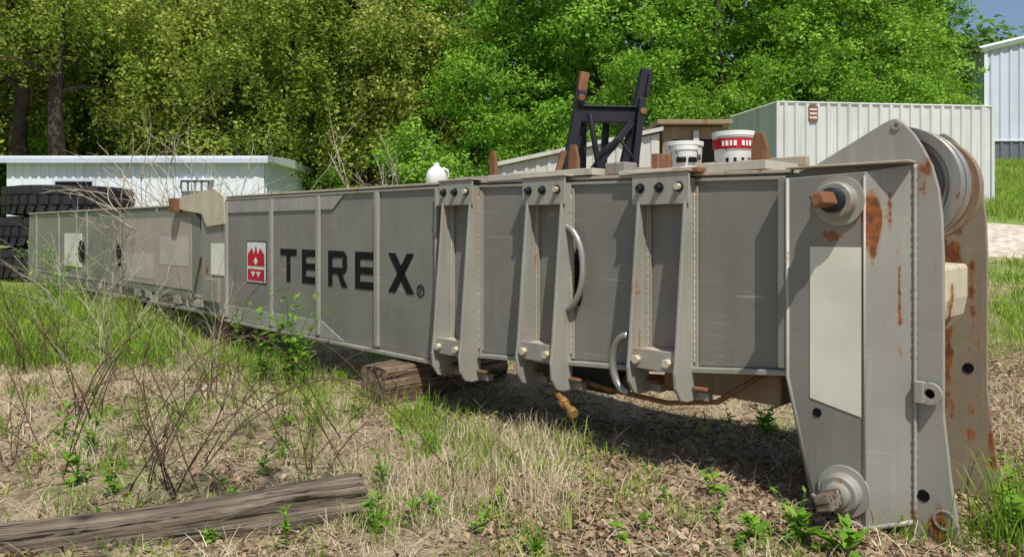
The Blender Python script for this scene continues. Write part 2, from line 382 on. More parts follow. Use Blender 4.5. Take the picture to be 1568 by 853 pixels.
disc('cable_slot',1.60,.004,1.25,.05,.22,DARK)
tubes('lower_pipe_loop',[(arc(1.03,.70,.13,.19,-math.pi/2,math.pi/2,.17),.026)],ALU,boom,12)
cyl('underside_cylinder',(.3,-.35,.56),(2.3,-.3,.40),.055,RUST,boom)
box('underside_box',.15,1.0,-.65,-.2,.50,.70,RUSTB,boom,.02)
box('underside_box_b',1.4,2.2,-.6,-.15,.38,.6,BLACK,boom,.02)
tubes('underside_hose',[([(.2,-.1,.72),(.5,-.05,.50),(.9,-.1,.42),(1.4,-.08,.44),(1.9,-.1,.5)],.018)],RUST,boom,8)
cyl('brass_fitting',(1.72,.12,.40),(1.47,.24,.33),.022,BRASS,boom,12)
cyl('brass_fitting_nut',(1.60,.18,.365),(1.55,.205,.352),.04,BRASS,boom,6)
cyl('fitting_tip',(1.47,.24,.33),(1.42,.262,.315),.035,BRASS,boom,12)
# ------- head
near=[(-.05,1.93),(-.12,1.945),(-.50,2.155),(-.535,2.172),(-.57,2.18),(-.61,2.15),(-.66,2.09),(-.70,2.02),(-.745,1.92),(-.775,1.80),(-.79,1.66),(-.797,1.45),(-.797,.66),(-.83,.33),(-.87,.05),(-.86,.0),(-.68,-.02),(-.45,.05),(-.2,.1),(-.05,.7)]
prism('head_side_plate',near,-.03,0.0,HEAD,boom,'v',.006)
prism('head_side_plate_far',near,WD-.03,WD,FARP,boom,'v',.006)
v=.10
vs=[(-.03,v,1.885),(-.03,v,.76),(-.17,v,.13),(-.45,v,.02),(-.45,v,1.90)]
fr=vs+[(-.665,.012,1.935),(-.665,.012,.10)]
bk=[(p[0],.001,p[2]) for p in vs]+[(-.665,.001,1.935),(-.665,.001,.10)]
FF=[(4,3,2,1,0),(5,6,3,4)]
loop=[0,1,2,3,6,5,4]
for k in range(7):
    a,b=loop[k],loop[(k+1)%7]; FF.append((a,b,b+7,a+7))
hb=obj('head_box',fr+bk,FF,HEAD,boom,.006); hb.data.materials.append(HEAD_SHADE); hb.data.polygons[0].material_index=1; recalc(hb)
LP('cream_panel',[[(-.16,1.50),(-.16,.66),(-.435,.60),(-.435,1.50)]],CREAM,v+.004)
tubes('head_box_bottom_rim',[([(-.17,v,.125),(-.30,v,.068),(-.45,v,.012),(-.56,.055,.05),(-.67,.015,.09)],.014)],GREYL,boom,8)
tubes('head_box_left_weld',[([(-.03,v,1.885),(-.03,v,.76),(-.17,v,.13)],.011)],GREYL,boom,8)
tubes('head_box_fold',[([(-.668,.014+.002*math.sin(j*2.1),1.93-1.83*j/90) for j in range(91)],[.011+.003*math.sin(j*2.9) for j in range(91)])],GREYL,boom,8)
tubes('head_box_corner',[([(-.45,v+.002,1.88),(-.45,v+.002,.03)],.007)],GREYL,boom,8)
box('head_top_cap',-.67,-.02,.0,.108,1.937,1.949,TRIM,boom,.004)
box('head_left_return',-.03,.03,.0,.10,.80,1.88,GREY,boom,.004)
def pin(nm,u,z,rc,ln,mat,sq):
    h=.035 if sq else .042
    lathe(nm+'_doubler',[(0.001,0),(rc*1.35,0),(rc*1.35,.015),(0.001,.015)],GREYL,boom,(u,v,z),'y',40)
    lathe(nm+'_collar',[(rc*.62,0),(rc,0),(rc,.06),(rc*.9,.07),(rc*.62,.07)],GREYR,boom,(u,v+.014,z),'y',40)
    lathe(nm+'_bush',[(0.001,0),(rc*.66,0),(rc*.66,.11),(rc*.5,.12),(.001,.12)],BLACK if sq else GREYR,boom,(u,v+.014,z),'y',32)
    o=box(nm+'_bar',-h,h,0,ln,-h,h,mat,boom,.01); o.location=(u,v+.1,z); o.rotation_euler=(.0,.35,0)
pin('upper_pin',-.32,1.75,.10,.20,RUST,1)
pin('lower_pin',-.345,.19,.10,.19,TIMB,0)
lathe('side_lug',[(.026,0),(.055,0),(.055,.03),(.026,.03)],GREYL,boom,(-.745,.02,.765),'y',28)
box('side_lug_stem',-.72,-.675,.015,.055,.71,.82,GREYL,boom)
disc('lug_hole',-.745,.006,.765,.027,.027,DARK)
for k,(u,vv,z,r) in enumerate([(-.20,v+.004,.585,.025),(-.705,.004,.23,.03)]): disc('bolt_hole_%d'%k,u,vv,z,r,r,DARK)
ringp('toe_ring',-.80,.0,.13,.05,.042,.006,GREYL); disc('toe_rust',-.80,.004,.13,.018,.018,RUST)
ringp('peak_ring',-.575,.0,2.14,.022,.012,.008,GREYL)
disc('far_hole',-.70,WD+.004,.77,.03,.03,DARK)
def sheave(nm,vc,mat,r=.335,c=(-.54,1.83)):
    p=[(.05,-.05),(.09,-.05),(.11,-.02),(r-.09,-.018),(r-.075,-.03),(r-.055,-.03),(r-.05,-.042),(r,-.045),(r,-.035),(r-.045,-.008),(r-.045,.008),(r,.035),(r,.045),(r-.05,.042),(r-.055,.03),(r-.075,.03),(r-.09,.018),(.11,.02),(.09,.05),(.05,.05)]
    lathe(nm,p,mat,boom,(c[0],vc,c[1]),'y',72)
sheave('sheave',-.12,ALU,.315); sheave('sheave_b',-.23,ALU,.315); sheave('sheave_c',-.34,RUST,.30); sheave('sheave_d',-.55,RUSTB,.3)
cyl('sheave_axle',(-.54,-.031,1.83),(-.54,WD,1.83),.05,RUST,boom)
prism('head_cross_box',[(-.30,1.02),(-.66,1.02),(-.74,1.12),(-.76,1.22),(-.76,1.40),(-.30,1.42)],WD+.25,-.04,CREAMR,boom,'v',.02)
box('head_web',-.35,-.32,WD+.01,-.04,.05,1.0,RUSTB,boom,.005)
box('head_web_top',-.2,-.17,WD+.01,-.04,1.2,1.95,RUSTB,boom,.005)
cyl('lower_cross_pin',(-.345,.08,.19),(-.345,WD,.19),.05,RUST,boom)
def prong(nm,u,v0,z0,h,w):
    e=empty(nm,W(u,v0,z0),ANG)
    prism('plate',[(-w/2,0),(w/2,0),(w/2*.8,h*.75),(w/4,h),(-w/5,h),(-w/2,h*.6)],-.015,.015,RUST,e,'v',.004)
    box('foot',-w*.7,w*.7,-.05,.05,0,.012,RUST,e); return e
prong('rusty_lug',2.62,-.1,2.0,.25,.08); prong('rusty_lug',.34,-.30,1.955,.26,.12); prong('rusty_lug',1.75,-.12,1.975,.26,.1); prong('rusty_lug',1.1,-.5,1.97,.2,.09)
box('top_plate_a',.75,1.2,-.2,.05,1.965,1.995,PLANK,boom); box('top_plate_b',1.45,2.55,-.55,.03,1.985,2.035,PLANK,boom)
box('top_plate_c',.15,.6,-.6,-.0,1.955,2.01,PLANK,boom); box('top_angle',.9,.95,-.15,.02,1.99,2.10,RUST,boom)
box('top_hook',.55,.75,-.03,.09,1.955,1.985,RUST,boom); box('top_plate_d',2.65,3.0,-.5,-.0,1.99,2.04,GREYL,boom)
box('top_box',1.22,1.40,-.2,-.05,1.98,2.07,GREYR,boom,.01); box('top_rail',.1,2.9,-.50,-.44,2.0,2.06,TRIM,boom,.004)
fr_=empty('steel_mast_frame',W(1.80,-.55,2.0),ANG-math.radians(135)+math.radians(8),1.06)
def bar(nm,p0,p1,w,t,mat):
    p0=Vector(p0);p1=Vector(p1); d=p1-p0; o=box(nm,-w/2,w/2,-t/2,t/2,0,d.length,mat,fr_,.006)
    o.rotation_mode='QUATERNION'; o.location=p0; o.rotation_quaternion=d.to_track_quat('Z','Y')
bar('upright_a',(-.30,0,0),(-.17,.0,.66),.085,.07,BLACK); bar('upright_a2',(-.15,.10,0),(-.14,.10,.55),.06,.06,BLACK)
bar('tip_a',(-.175,-.0,.66),(-.15,-.0,.80),.08,.07,RUST); bar('tip_a_fin',(-.21,-.0,.52),(-.17,-.0,.72),.05,.075,BLACK)
bar('upright_b',(.14,0,0),(.33,.0,.84),.085,.07,BLACK); bar('upright_b2',(.20,-.1,0),(.27,-.1,.6),.06,.05,BLACK)
bar('brace_a',(-.13,-.05,.02),(.20,-.05,.42),.075,.05,BLACK); bar('brace_b',(-.24,.05,.04),(-.16,.05,.45),.05,.05,BLACK)
bar('inner_post',(.02,.12,0),(.05,.12,.44),.05,.05,BLACK); bar('tip_b',(.32,-.05,.62),(.35,-.05,.80),.05,.03,BLACK)
cyl('cylinder_rod',(-.05,-.09,.0),(-.13,-.09,.48),.022,BLACK,fr_,16); cyl('pivot_pin',(-.19,-.09,.60),(-.19,.12,.60),.025,RUST,fr_,16); cyl('pivot_pin_b',(.27,-.14,.5),(.27,.09,.5),.025,RUST,fr_,16)
box('cross_bar',-.19,.25,-.04,.04,.42,.53,BLACK,fr_,.008); box('cross_flange',-.22,.28,-.06,.06,.535,.55,BLACK,fr_)
box('base_plate',-.36,.36,-.16,.16,.02,.04,RUST,fr_); bar('rust_link',(-.38,-.06,.0),(-.32,-.06,.20),.06,.04,RUST)
tubes('frame_hose',[([(-.1,-.08,.05),(-.05,-.12,.2),(.08,-.12,.3),(.2,-.1,.15),(.26,-.08,.02)],.012)],RUBBER,fr_,8)
def bucket(u,v0,z,r,h,red):
    e=empty('plastic_bucket',W(u,v0,z),.4)
    lathe('pail',[(r*.86,0),(r*.9,.01),(r,h),(r*1.06,h),(r*1.06,h-.03),(r*1.0,h-.035),(r*.98,h-.01),(.001,h-.01),(.001,0)],WHITE,e,(0,0,0),'z',40,False)
    if red:
        lathe('red_band',[(r*1.0+.003,h*.62),(r*1.01+.004,h*.86)],RED,e,(0,0,0),'z',40,False)
        lathe('lid',[(.001,h+.012),(r*1.07,h+.012),(r*1.09,h-.02)],WHITE,e,(0,0,0),'z',40,False)
    for k in range(9):
        if k==4: continue
        a=-2.75+k*.19; R_=r*(1.012 if red else .975)+.008; s=.010 if k%2 else .007
        z0,z1=(h*.68,h*.80) if red else (h*.45,h*.62)
        o=box('label_letter_%d'%k,-s,s,-.0015,.0015,z0,z1,WHITE if red else INK,e,0); o.location=(R_*math.cos(a),R_*math.sin(a),0); o.rotation_euler=(0,0,a+math.pi/2)
        if red and k%2:
            o=box('label_small_%d'%k,-s,s,-.0015,.0015,h*.2,h*.4,INK,e,0); o.location=(R_*.96*math.cos(a),R_*.96*math.sin(a),0); o.rotation_euler=(0,0,a+math.pi/2)
    hs=[(r*1.05*math.cos(t),-r*1.05*abs(math.sin(t))*.5-.02,h-.03-abs(math.sin(t))*h*.5) for t in np.linspace(0,math.pi,14)]
    tubes('handle',[(hs,.003)],RUBBER,e,6)
bucket(.66,-.55,1.965,.135,.29,1); bucket(.97,-.42,1.965,.09,.22,0); bucket(1.13,-.66,1.985,.14,.26,0)
jug=empty('plastic_jug',W(3.75,-.4,2.03),0)
lathe('jug_body',[(.001,0),(.09,0),(.1,.02),(.1,.10),(.07,.15),(.03,.18),(.03,.21),(.001,.21)],WHITE,jug,(0,0,0),'z',20,False)
tubes('jug_handle',[([(.06,0,.16),(.11,0,.14),(.12,0,.08),(.095,0,.05)],.012)],WHITE,jug,8)
# ------------------------------------------------ timbers
def rough_box(name,L_,w,h,mat,loc,rz,seed,ax='x',tilt=0):
    nx_=max(8,int(L_/.04)); n2=7
    V=[];F=[];per=[]
    for a in range(n2): per.append((-w/2+w*a/n2,-h/2))
    for a in range(n2): per.append((w/2,-h/2+h*a/n2))
    for a in range(n2): per.append((w/2-w*a/n2,h/2))
    for a in range(n2): per.append((-w/2,h/2-h*a/n2))
    m=len(per); rr=random.Random(seed)
    jit=[rr.uniform(-.010,.006) for _ in per]; ej=[rr.uniform(-.05,.05) if L_>2 else rr.uniform(-.015,.015) for _ in per]
    for i_ in range(nx_+1):
        x=-L_/2+L_*i_/nx_
        for k,(y,z) in enumerate(per):
            edge=(abs(abs(y)-w/2)<1e-6 and abs(abs(z)-h/2)<1e-6)
            s=1-(.09 if edge else 0)-.035*rr.random()-.04*max(0,math.sin(x*5+k*.5+seed))
            y2=y*s+jit[k]; z2=z*s+jit[k]+.012*math.sin(x*3+seed)
            xx=x+(ej[k] if i_ in(0,nx_) else 0)
            V.append((xx,y2,z2) if ax=='x' else (y2,xx,z2))
    for i_ in range(nx_):
        for k in range(m): F.append((i_*m+k,i_*m+(k+1)%m,(i_+1)*m+(k+1)%m,(i_+1)*m+k))
    F.append(tuple(range(m))); F.append(tuple(range(nx_*m,(nx_+1)*m)))
    o=obj(name,V,F,mat); recalc(o)
    o.location=loc; o.rotation_euler=(0,tilt,rz); return o
rough_box('weathered_timber_beam',2.7,.22,.23,TIMB,(-2.12,3.76,.02),math.atan2(.70,2.1),4,'x',-.035)
rough_box('timber_block',1.5,.40,.37,TIMB2,W(3.70,-.37,.195),ANG,9,'y')
rough_box('timber_block',1.3,.35,.36,TIMB2,W(12.5,-.50,.18),ANG,12,'y')
rough_box('timber_block',1.1,.35,.36,TIMB2,W(8.1,-.70,.18),ANG,13,'y')
# ------------------------------------------------ background structures
def corr(name,p0,p1,z0,z1,pitch,dep,mat,parent,side=1,zf=None):
    p0=Vector((*p0,0));p1=Vector((*p1,0)); d=(p1-p0); Ln=d.length; d.normalize(); n=Vector((d.y,-d.x,0))*side
    k=int(Ln/pitch); pr=[]
    for i_ in range(k):
        s=i_*pitch
        for f,q in ((0,0),(.55,0),(.65,1),(.9,1)): pr.append((s+f*pitch,q*dep))
    pr.append((Ln,0)); V=[];F=[]
    for s,q in pr:
        b=p0+d*s+n*q; zt_=zf(s/Ln) if zf else z1
        V+= [(b.x,b.y,z0),(b.x,b.y,zt_)]
    for i_ in range(len(pr)-1): F.append((2*i_,2*i_+2,2*i_+3,2*i_+1))
    return obj(name,V,F,mat,parent)
sh=empty('white_shed')
x0,x1,y0,y1=-16.4,-8.05,24.0,29.0
corr('front_wall',(x0,y0),(x1,y0),.2,3.75,.28,.035,WSID,sh,1)
corr('end_wall',(x1,y0),(x1,y1),.2,3.75,.28,.035,WSID,sh,1)
corr('end_wall_left',(x0,y1),(x0,y0),.2,3.75,.28,.035,WSID,sh,1); corr('back_wall',(x1,y1),(x0,y1),.2,3.75,.28,.035,WSID,sh,1)
prism('roof',[(y0-.25,3.75),(y0-.25,3.93),((y0+y1)/2,4.05),(y1+.25,3.93),(y1+.25,3.75)],x0-.2,x1+.2,WSID,sh,'u',.01)
box('eave_trim',x0-.22,x1+.22,y0-.29,y0-.255,3.70,3.86,BSID,sh)
box('window',x0+1.6,x0+2.8,y0-.05,y0-.02,2.0,3.12,DARK,sh); box('window_frame',x0+1.5,x0+2.9,y0-.046,y0-.01,1.9,3.2,BSID,sh)
box('vent',x0+5.7,x0+6.7,y0-.1,y0-.02,2.75,3.15,DSID,sh); box('vent_hood',x0+5.65,x0+6.75,y0-.16,y0-.01,3.15,3.19,WSID,sh)
for k in range(4): box('vent_slat_%d'%k,x0+5.75+.22*k,x0+5.9+.22*k,y0-.12,y0-.1,2.8,3.1,WSID,sh)
ct=empty('storage_container')
c0=(7.03,19.6); c1=(13.2,20.35); c2=(6.60,22.2); c3=(12.77,22.95)
zb_,zt_=2.0,4.95
corr('side_wall',c0,c1,zb_,zt_,.30,.04,CONT,ct); corr('end_wall',c2,c0,zb_,zt_,.62,.012,CONT,ct)
corr('back_wall',c3,c2,zb_,zt_,.3,.04,CONT,ct); corr('end_wall_b',c1,c3,zb_,zt_,.3,.04,CONT,ct)
obj('roof',[(*c0,zt_),(*c1,zt_),(*c3,zt_),(*c2,zt_)],[(0,1,2,3)],CONT,ct)
def rail(nm,a,b,z,r=.05,mat=CONT): tubes(nm,[([(*a,z),(*b,z)],r)],mat,ct,4,False)
rail('top_rail',c0,c1,zt_-.02);rail('top_rail_end',c0,c2,zt_-.02);rail('bottom_rail',c0,c1,zb_);rail('bottom_rail_end',c0,c2,zb_)
for k,c in enumerate((c0,c1,c2)): tubes('corner_post_%d'%k,[([(*c,zb_),(*c,zt_)],.07)],CONT,ct,4,False)
dv=(Vector((*c1,0))-Vector((*c0,0))).normalized()
q=Vector((*c0,0))+dv*.85; lab=box('warning_label',0,.26,-.06,-.045,4.45,4.85,RUST,ct,0); lab.location=(q.x,q.y,0); lab.rotation_euler=(0,0,math.atan2(dv.y,dv.x))
for k in range(3): 
    l2=box('label_line_%d'%k,.03,.23,-.068,-.062,4.52+k*.11,4.56+k*.11,WHITE,ct,0); l2.location=(q.x,q.y,0); l2.rotation_euler=lab.rotation_euler
bd=empty('metal_building')
bx=22.35
corr('front_wall',(bx,35),(36,35),5.6,10.1,.45,.05,BSID,bd,1,lambda t:10.0+t*3.3)
corr('front_wainscot',(bx,34.99),(36,34.99),4.2,5.75,.45,.05,DSID,bd,1)
corr('left_wall',(bx,50),(bx,35),5.6,10.0,.45,.05,BSID,bd,1); corr('left_wainscot',(bx-.01,50),(bx-.01,35),4.2,5.75,.45,.05,DSID,bd,1)
tubes('rake_trim',[([(bx-.3,34.85,10.02),(36,34.85,13.35)],.16)],WSID,bd,4,False)
obj('roof',[(bx-.4,34.7,10.05),(36,34.7,13.4),(36,51,13.4),(bx-.4,51,10.05)],[(0,1,2,3)],BSID,bd)
box('corner_trim',bx-.06,bx+.1,34.9,34.96,4.2,10.0,WSID,bd)
box('wainscot_trim',bx,36,34.9,34.93,5.72,5.8,WSID,bd)
os_=empty('old_shed')
VV=[(-.35,13,2.75),(2.6,12.7,3.35),(2.6,16.2,3.55),(-.1,16.2,3.0)]
obj('sloping_roof',VV+[(x,y,z-.07) for x,y,z in VV],[(0,1,2,3),(7,6,5,4),(0,4,5,1),(1,5,6,2),(2,6,7,3),(3,7,4,0)],ROOFM,os_)
corr('front_wall',(-.3,13.1),(2.55,12.8),.3,3.2,.2,.02,ROOFM,os_,1,lambda t:2.66+t*.58)
box('side_block',2.62,3.7,12.9,16,.5,3.38,RUSTB,os_,.02); box('side_block_roof',2.5,3.8,12.7,16.2,3.39,3.47,RUSTB,os_,.01)
box('side_block_opening',2.8,3.6,12.87,12.895,2.6,3.15,DARK,os_,.01); box('side_block_post',3.15,3.25,12.84,12.865,2.5,3.3,ROOFM,os_,.01)
# ------------------------------------------------ tires
te=empty('tire_stack',(-12.3,20.6,.25))
def tire(zc,R_,w,ox,oy,nm):
    h=w/2
    prof=[(R_*.50,-h*.75),(R_*.62,-h*.98),(R_*.80,-h*1.0),(R_*.92,-h*.88),(R_*.965,-h*.6),(R_*.97,h*.6),(R_*.92,h*.88),(R_*.80,h),(R_*.62,h*.98),(R_*.50,h*.75),(R_*.48,h*.4),(R_*.48,-h*.4)]
    lathe(nm,prof,RUBBER,te,(ox,oy,zc),'z',64)
    V=[];F=[]; n=38
    for k in range(n):
        for row in (0,1,2):
            t0=2*math.pi*(k+(.5 if row==1 else 0))/n; dt=2*math.pi/n*.33
            za,zb2=[(-h*.9,-h*.38),(-h*.28,h*.28),(h*.38,h*.9)][row]
            o=len(V); sk=[1,0,-1][row]*dt*.9
            for rr_ in (R_*.90,R_*(1.0 if row==1 else .99)):
                for t,z in ((t0-dt,za),(t0+dt,za),(t0+dt+sk,zb2),(t0-dt+sk,zb2)):
                    V.append((ox+rr_*math.cos(t),oy+rr_*math.sin(t),zc+z))
            F+=[tuple(o+i_ for i_ in f) for f in ((4,5,6,7),(0,1,5,4),(1,2,6,5),(2,3,7,6),(3,0,4,7))]
    obj(nm+'_tread',V,F,RUBBER,te)
tire(.45,1.62,.8,-.15,0,'tire_a'); tire(1.27,1.60,.8,-.25,.05,'tire_b'); tire(2.09,1.60,.80,0,0,'tire_c')
# ------------------------------------------------ foliage
def frames(n,nrm):
    r=rng.normal(size=(n,3)); a=r-(r*nrm).sum(1,keepdims=True)*nrm; a/=np.linalg.norm(a,axis=1,keepdims=True)+1e-9
    return a,np.cross(nrm,a)
def leafquads(C,nrm,L_,Wd,fold=.0,adir=None):
    n=len(C)
    if adir is None: a,b=frames(n,nrm)
    else: a=adir; b=np.cross(nrm,a); b/=np.linalg.norm(b,axis=1,keepdims=True)+1e-9
    L_=L_[:,None];Wd=Wd[:,None]
    V=np.stack([C-a*L_*.5,C+b*Wd*.5+a*L_*-.08+nrm*fold*L_,C+a*L_*.5,C-b*Wd*.5-a*L_*.08+nrm*fold*L_],1).reshape(-1,3)
    F=np.arange(4*n).reshape(n,4); return V,F
def unit(v): return v/(np.linalg.norm(v,axis=1,keepdims=True)+1e-9)
def clumps(cent,rad,nper,leaf,flat=.7,droop=0):
    Cs=[];Ns=[];T=[]
    for c,r in zip(cent,rad):
        n=int(nper*(r/.8)**2*rng.uniform(.7,1.2)); d=unit(rng.normal(size=(n,3))); rr=rng.random(n)**.4
        p=d*rr[:,None]*r; p[:,2]*=flat; p+=rng.normal(size=p.shape)*r*.14
        if droop:
            k=rng.integers(3,6); ax=rng.normal(size=(k,2))*r*.6; ii=rng.integers(0,k,n)
            hang=rng.random(n)<.5
            dz=rng.random(n)*droop*1.7*r
            p[hang,0]=ax[ii[hang],0]+rng.normal(size=hang.sum())*.10; p[hang,1]=ax[ii[hang],1]+rng.normal(size=hang.sum())*.10; p[hang,2]=-dz[hang]
        nn=unit(d*.6+np.array([0,-.15,.6])+rng.normal(size=(n,3))*.4)
        Cs.append(p+c);Ns.append(nn);T.append(np.full(n,rng.random()))
    C=np.concatenate(Cs);Nn=np.concatenate(Ns);T=np.concatenate(T)
    s=leaf*rng.uniform(.55,1.4,len(C)); V,F=leafquads(C,Nn,s,s*.6,.06)
    return V,F,np.repeat(T,4)
def make_tree(H,R_,z0,ncl,nper,leaf,mat,droop=0,tr=.28,seed=0,rlo=.4,rhi=1.05,nl=22,z1=.2):
    rr=random.Random(seed); L_=[]; tips=[]
    pts=[(0,0,-.5)]; x=y=0
    for k in range(1,9):
        x+=rr.uniform(-.28,.28);y+=rr.uniform(-.28,.28); pts.append((x,y,H*.85*k/8))
    L_.append((pts,[tr*(1.15-.125*k) for k in range(9)]))
    for k in range(nl):
        f=rr.uniform(z1,.92); i_=f*8; a=pts[int(i_)]; b=pts[min(8,int(i_)+1)]; w=i_-int(i_)
        p=Vector(a).lerp(Vector(b),w); az=rr.uniform(0,6.28); ln=R_*rr.uniform(.6,1.0)*(1-.45*abs(f-.45)); q=[p]
        dr=Vector((math.cos(az),math.sin(az),rr.uniform(.3,.9)))
        for j in range(5):
            dr=dr+Vector((rr.uniform(-.3,.3),rr.uniform(-.3,.3),rr.uniform(-.15,.12)-droop*.1)); q.append(q[-1]+dr.normalized()*ln/5)
        r0=tr*.42*(1-f*.6); L_.append((q,[r0*(1-.17*j) for j in range(6)])); tips+=q[2:]
    tips=[t for t in tips if t.z>z0]
    cent=[]
    for t in tips: cent.append(np.array(t)+rng.normal(size=3)*.3)
    while len(cent)<ncl:
        d=unit(rng.normal(size=(1,3)))[0]; rad=rng.uniform(.5,1)**.5
        zc=(z0+H)/2; c=np.array([d[0]*R_*rad,d[1]*R_*rad,zc+d[2]*(H-z0)/2*rad])
        c[:2]*=1.0+.25*math.sin(3*math.atan2(d[1],d[0])+seed+c[2])
        cent.append(c)
    rad=rng.uniform(rlo,rhi,len(cent))
    V,F,T=clumps(cent,rad,nper,leaf,.6,droop)
    tm=tubes('trunk',L_,BARK,None,8); fm=npmesh('crown',V,F,mat,None,T)
    a,b=tm.data,fm.data; bpy.data.objects.remove(tm); bpy.data.objects.remove(fm); return a,b
VAR={
 'wy1':make_tree(13,4.6,3.9,130,225,.175,LF_Y,1.1,.34,1),
 'wy2':make_tree(12,4.2,3.5,120,225,.165,LF_Y,1.0,.3,2),
 'wt':make_tree(13.5,3.6,7.8,66,220,.165,LF_Y,1.2,.40,21,.4,.9,14,.5),
 'g1':make_tree(13,4.2,.8,140,240,.18,LF_G,0,.26,3),
 'g2':make_tree(11,3.8,.5,125,240,.17,LF_G,.2,.24,4),
 'd1':make_tree(13,4.2,1.0,110,110,.27,LF_D,.1,.28,5),
 's1':make_tree(5.5,2.6,.1,90,220,.145,LF_G,0,.1,6,.3,.8),
 'sh':make_tree(9.5,1.7,6.3,26,110,.11,LF_G,.3,.14,31,.25,.5,10,.6),
}
def tree(nm,var,x,y,s=1,rz=0):
    e=empty(nm,(x,y,float(th(x,y))),rz,s)
    for n_,me in zip(('trunk','crown'),VAR[var]): link(bpy.data.objects.new(n_,me),e)
for (v_,x,y,s,r) in [('wt',-19.0,28.6,1.0,0),('wt',-17.1,28.0,.95,2.5),('wy1',-22.5,30.5,1.1,0),('wy2',-18.0,33,1.1,2),('wy1',-12.4,30.5,1.0,3.5),('wy2',-9.0,29,1.0,1),('wy1',-5.8,30.5,.95,5),('wy2',-14.5,31.5,1.0,4),('wy2',-4.2,33,1.1,3)]:
    tree('locust_tree',v_,x,y,s,r)
for (v_,x,y,s,r) in [('g2',-1.2,24.5,.62,0),('g1',3.5,29,1.0,1),('g2',7.5,28.5,1.0,2),('g1',11.5,29.5,.95,4),('g2',15.2,30,.85,5.2),('g1',0,33,1.1,2.6),('g2',19.8,37,.84,.6),('g1',17.0,35.5,.95,.7),('sh',-1.3,-.35,1,1)]:  # last entry is an unseen tree, added behind the camera to shade the foreground
    tree('maple_tree',v_,x,y,s,r)
for (v_,x,y,s,r) in [('d1',-22,36,1,0),('d1',-16,37,1.1,1),('d1',-10,36,1,2),('d1',-5,37,1.1,3),('d1',1,38,1,4),('d1',7,37,1.1,5),('d1',13,38,1,6),('d1',-28,34,1,1.5)]:
    tree('oak_tree',v_,x,y,s,r)
for (x,y,s,r) in [(-2.6,22,.8,0),(1.2,22.5,.75,1),(4.2,24.5,.9,2),(8.5,25.5,.85,3),(12.2,25.8,.85,4),(15.6,26.8,.7,5),(-7.0,28.5,.6,1),(6,24,.7,4),(-21,26.5,.5,2),(-19.5,31,.8,3),(-13,31.5,.75,5)]:
    tree('leafy_shrub','s1',x,y,s,r)
cent=[];rad=[]
for k in range(900):
    x=rng.uniform(-60,30); y=rng.uniform(42,50)
    top=16+3*math.sin(x*.3)+2*math.sin(x*.8)
    if x>22: top=7
    cent.append(np.array([x,y,float(th(x,y))+rng.uniform(0,top)])); rad.append(rng.uniform(1.2,2.4))
V,F,T=clumps(cent,rad,22,.5,.7); npmesh('distant_trees',V,F,LF_D,None,T)
cent=[];rad=[]
for k in range(230):
    x=rng.uniform(-26,-2); y=rng.uniform(32,36); cent.append(np.array([x,y,float(th(x,y))+rng.uniform(0,5.0)])); rad.append(rng.uniform(.7,1.3))
V,F,T=clumps(cent,rad,70,.28,.7); npmesh('understory_foliage',V,F,LF_D,None,T)
def brush(name,x,y,h,n,mat,spread=.8,r0=.01,seed=0,z=None):
    rr=random.Random(seed); L_=[]; zb=float(th(x,y)) if z is None else z
    def grow(p,d,ln,r,lvl):
        q=[p]; 
        for j in range(6):
            d=(d+Vector((rr.uniform(-.28,.28),rr.uniform(-.28,.28),rr.uniform(-.16,.10)))).normalized(); q.append(q[-1]+d*ln/6)
        L_.append((q,[r*(1-.13*j) for j in range(7)]))
        if lvl<2:
            for _ in range(4 if lvl==0 else 2):
                i_=rr.randint(1,5); dd=(d+Vector((rr.uniform(-1,1),rr.uniform(-1,1),rr.uniform(-.3,.6)))).normalized(); grow(q[i_],dd,ln*rr.uniform(.3,.55),r*.55,lvl+1)
    for k in range(n):
        a=rr.uniform(0,6.28); d=Vector((math.cos(a)*spread*rr.random(),math.sin(a)*spread*rr.random(),1)).normalized()
        grow(Vector((x+rr.uniform(-.15,.15),y+rr.uniform(-.15,.15),zb)),d,h*rr.uniform(.6,1.05),r0*rr.uniform(.7,1.2),0)
    return tubes(name,L_,mat,None,4)
for k,(x,y,h,n,m,sp,r0) in enumerate([(-2.15,4.55,1.05,6,TWIG,.45,.006),(-1.35,4.9,.8,5,TWIG,.8,.005),(-3.6,6.3,1.5,7,TWIG,.8,.006),(.55,5.0,.35,3,TWIG,1.2,.004),(-2.9,6.9,1.5,6,TWIG,.6,.006),
    (-4.2,7.6,1.6,7,TWIGP,.7,.006),(-2.6,5.6,1.0,5,TWIGP,.8,.004),(-1.9,5.9,.8,5,TWIG,1.0,.004),(-5.3,8.2,1.5,7,TWIG,.7,.007),(-3.4,5.0,.8,5,TWIG,.8,.004),(-3.2,7.8,1.7,6,TWIGP,.5,.006),(-.2,4.2,.4,4,TWIG,1,.003)]):
    brush('dead_shrub',x,y,h,n,m,sp,r0,20+k)
brush('dry_brush',-5.6,13.5,3.3,18,TWIGP,.55,.02,3); brush('dry_brush',-3.9,15.5,3.2,9,TWIG,.9,.022,4); brush('dry_brush',-2.6,16,3.6,11,TWIGP,.9,.02,8)
brush('dry_brush',-6.2,10.6,1.9,8,TWIGP,.6,.008,9); brush('dry_brush',-5.0,9.4,1.6,7,TWIGP,.7,.007,10); brush('dry_brush',-1.0,16.5,3.0,8,TWIG,.9,.018,14); brush('dry_brush',-6.6,14.5,3.4,16,TWIGP,.6,.02,15)
rr=random.Random(5)
L_=[]
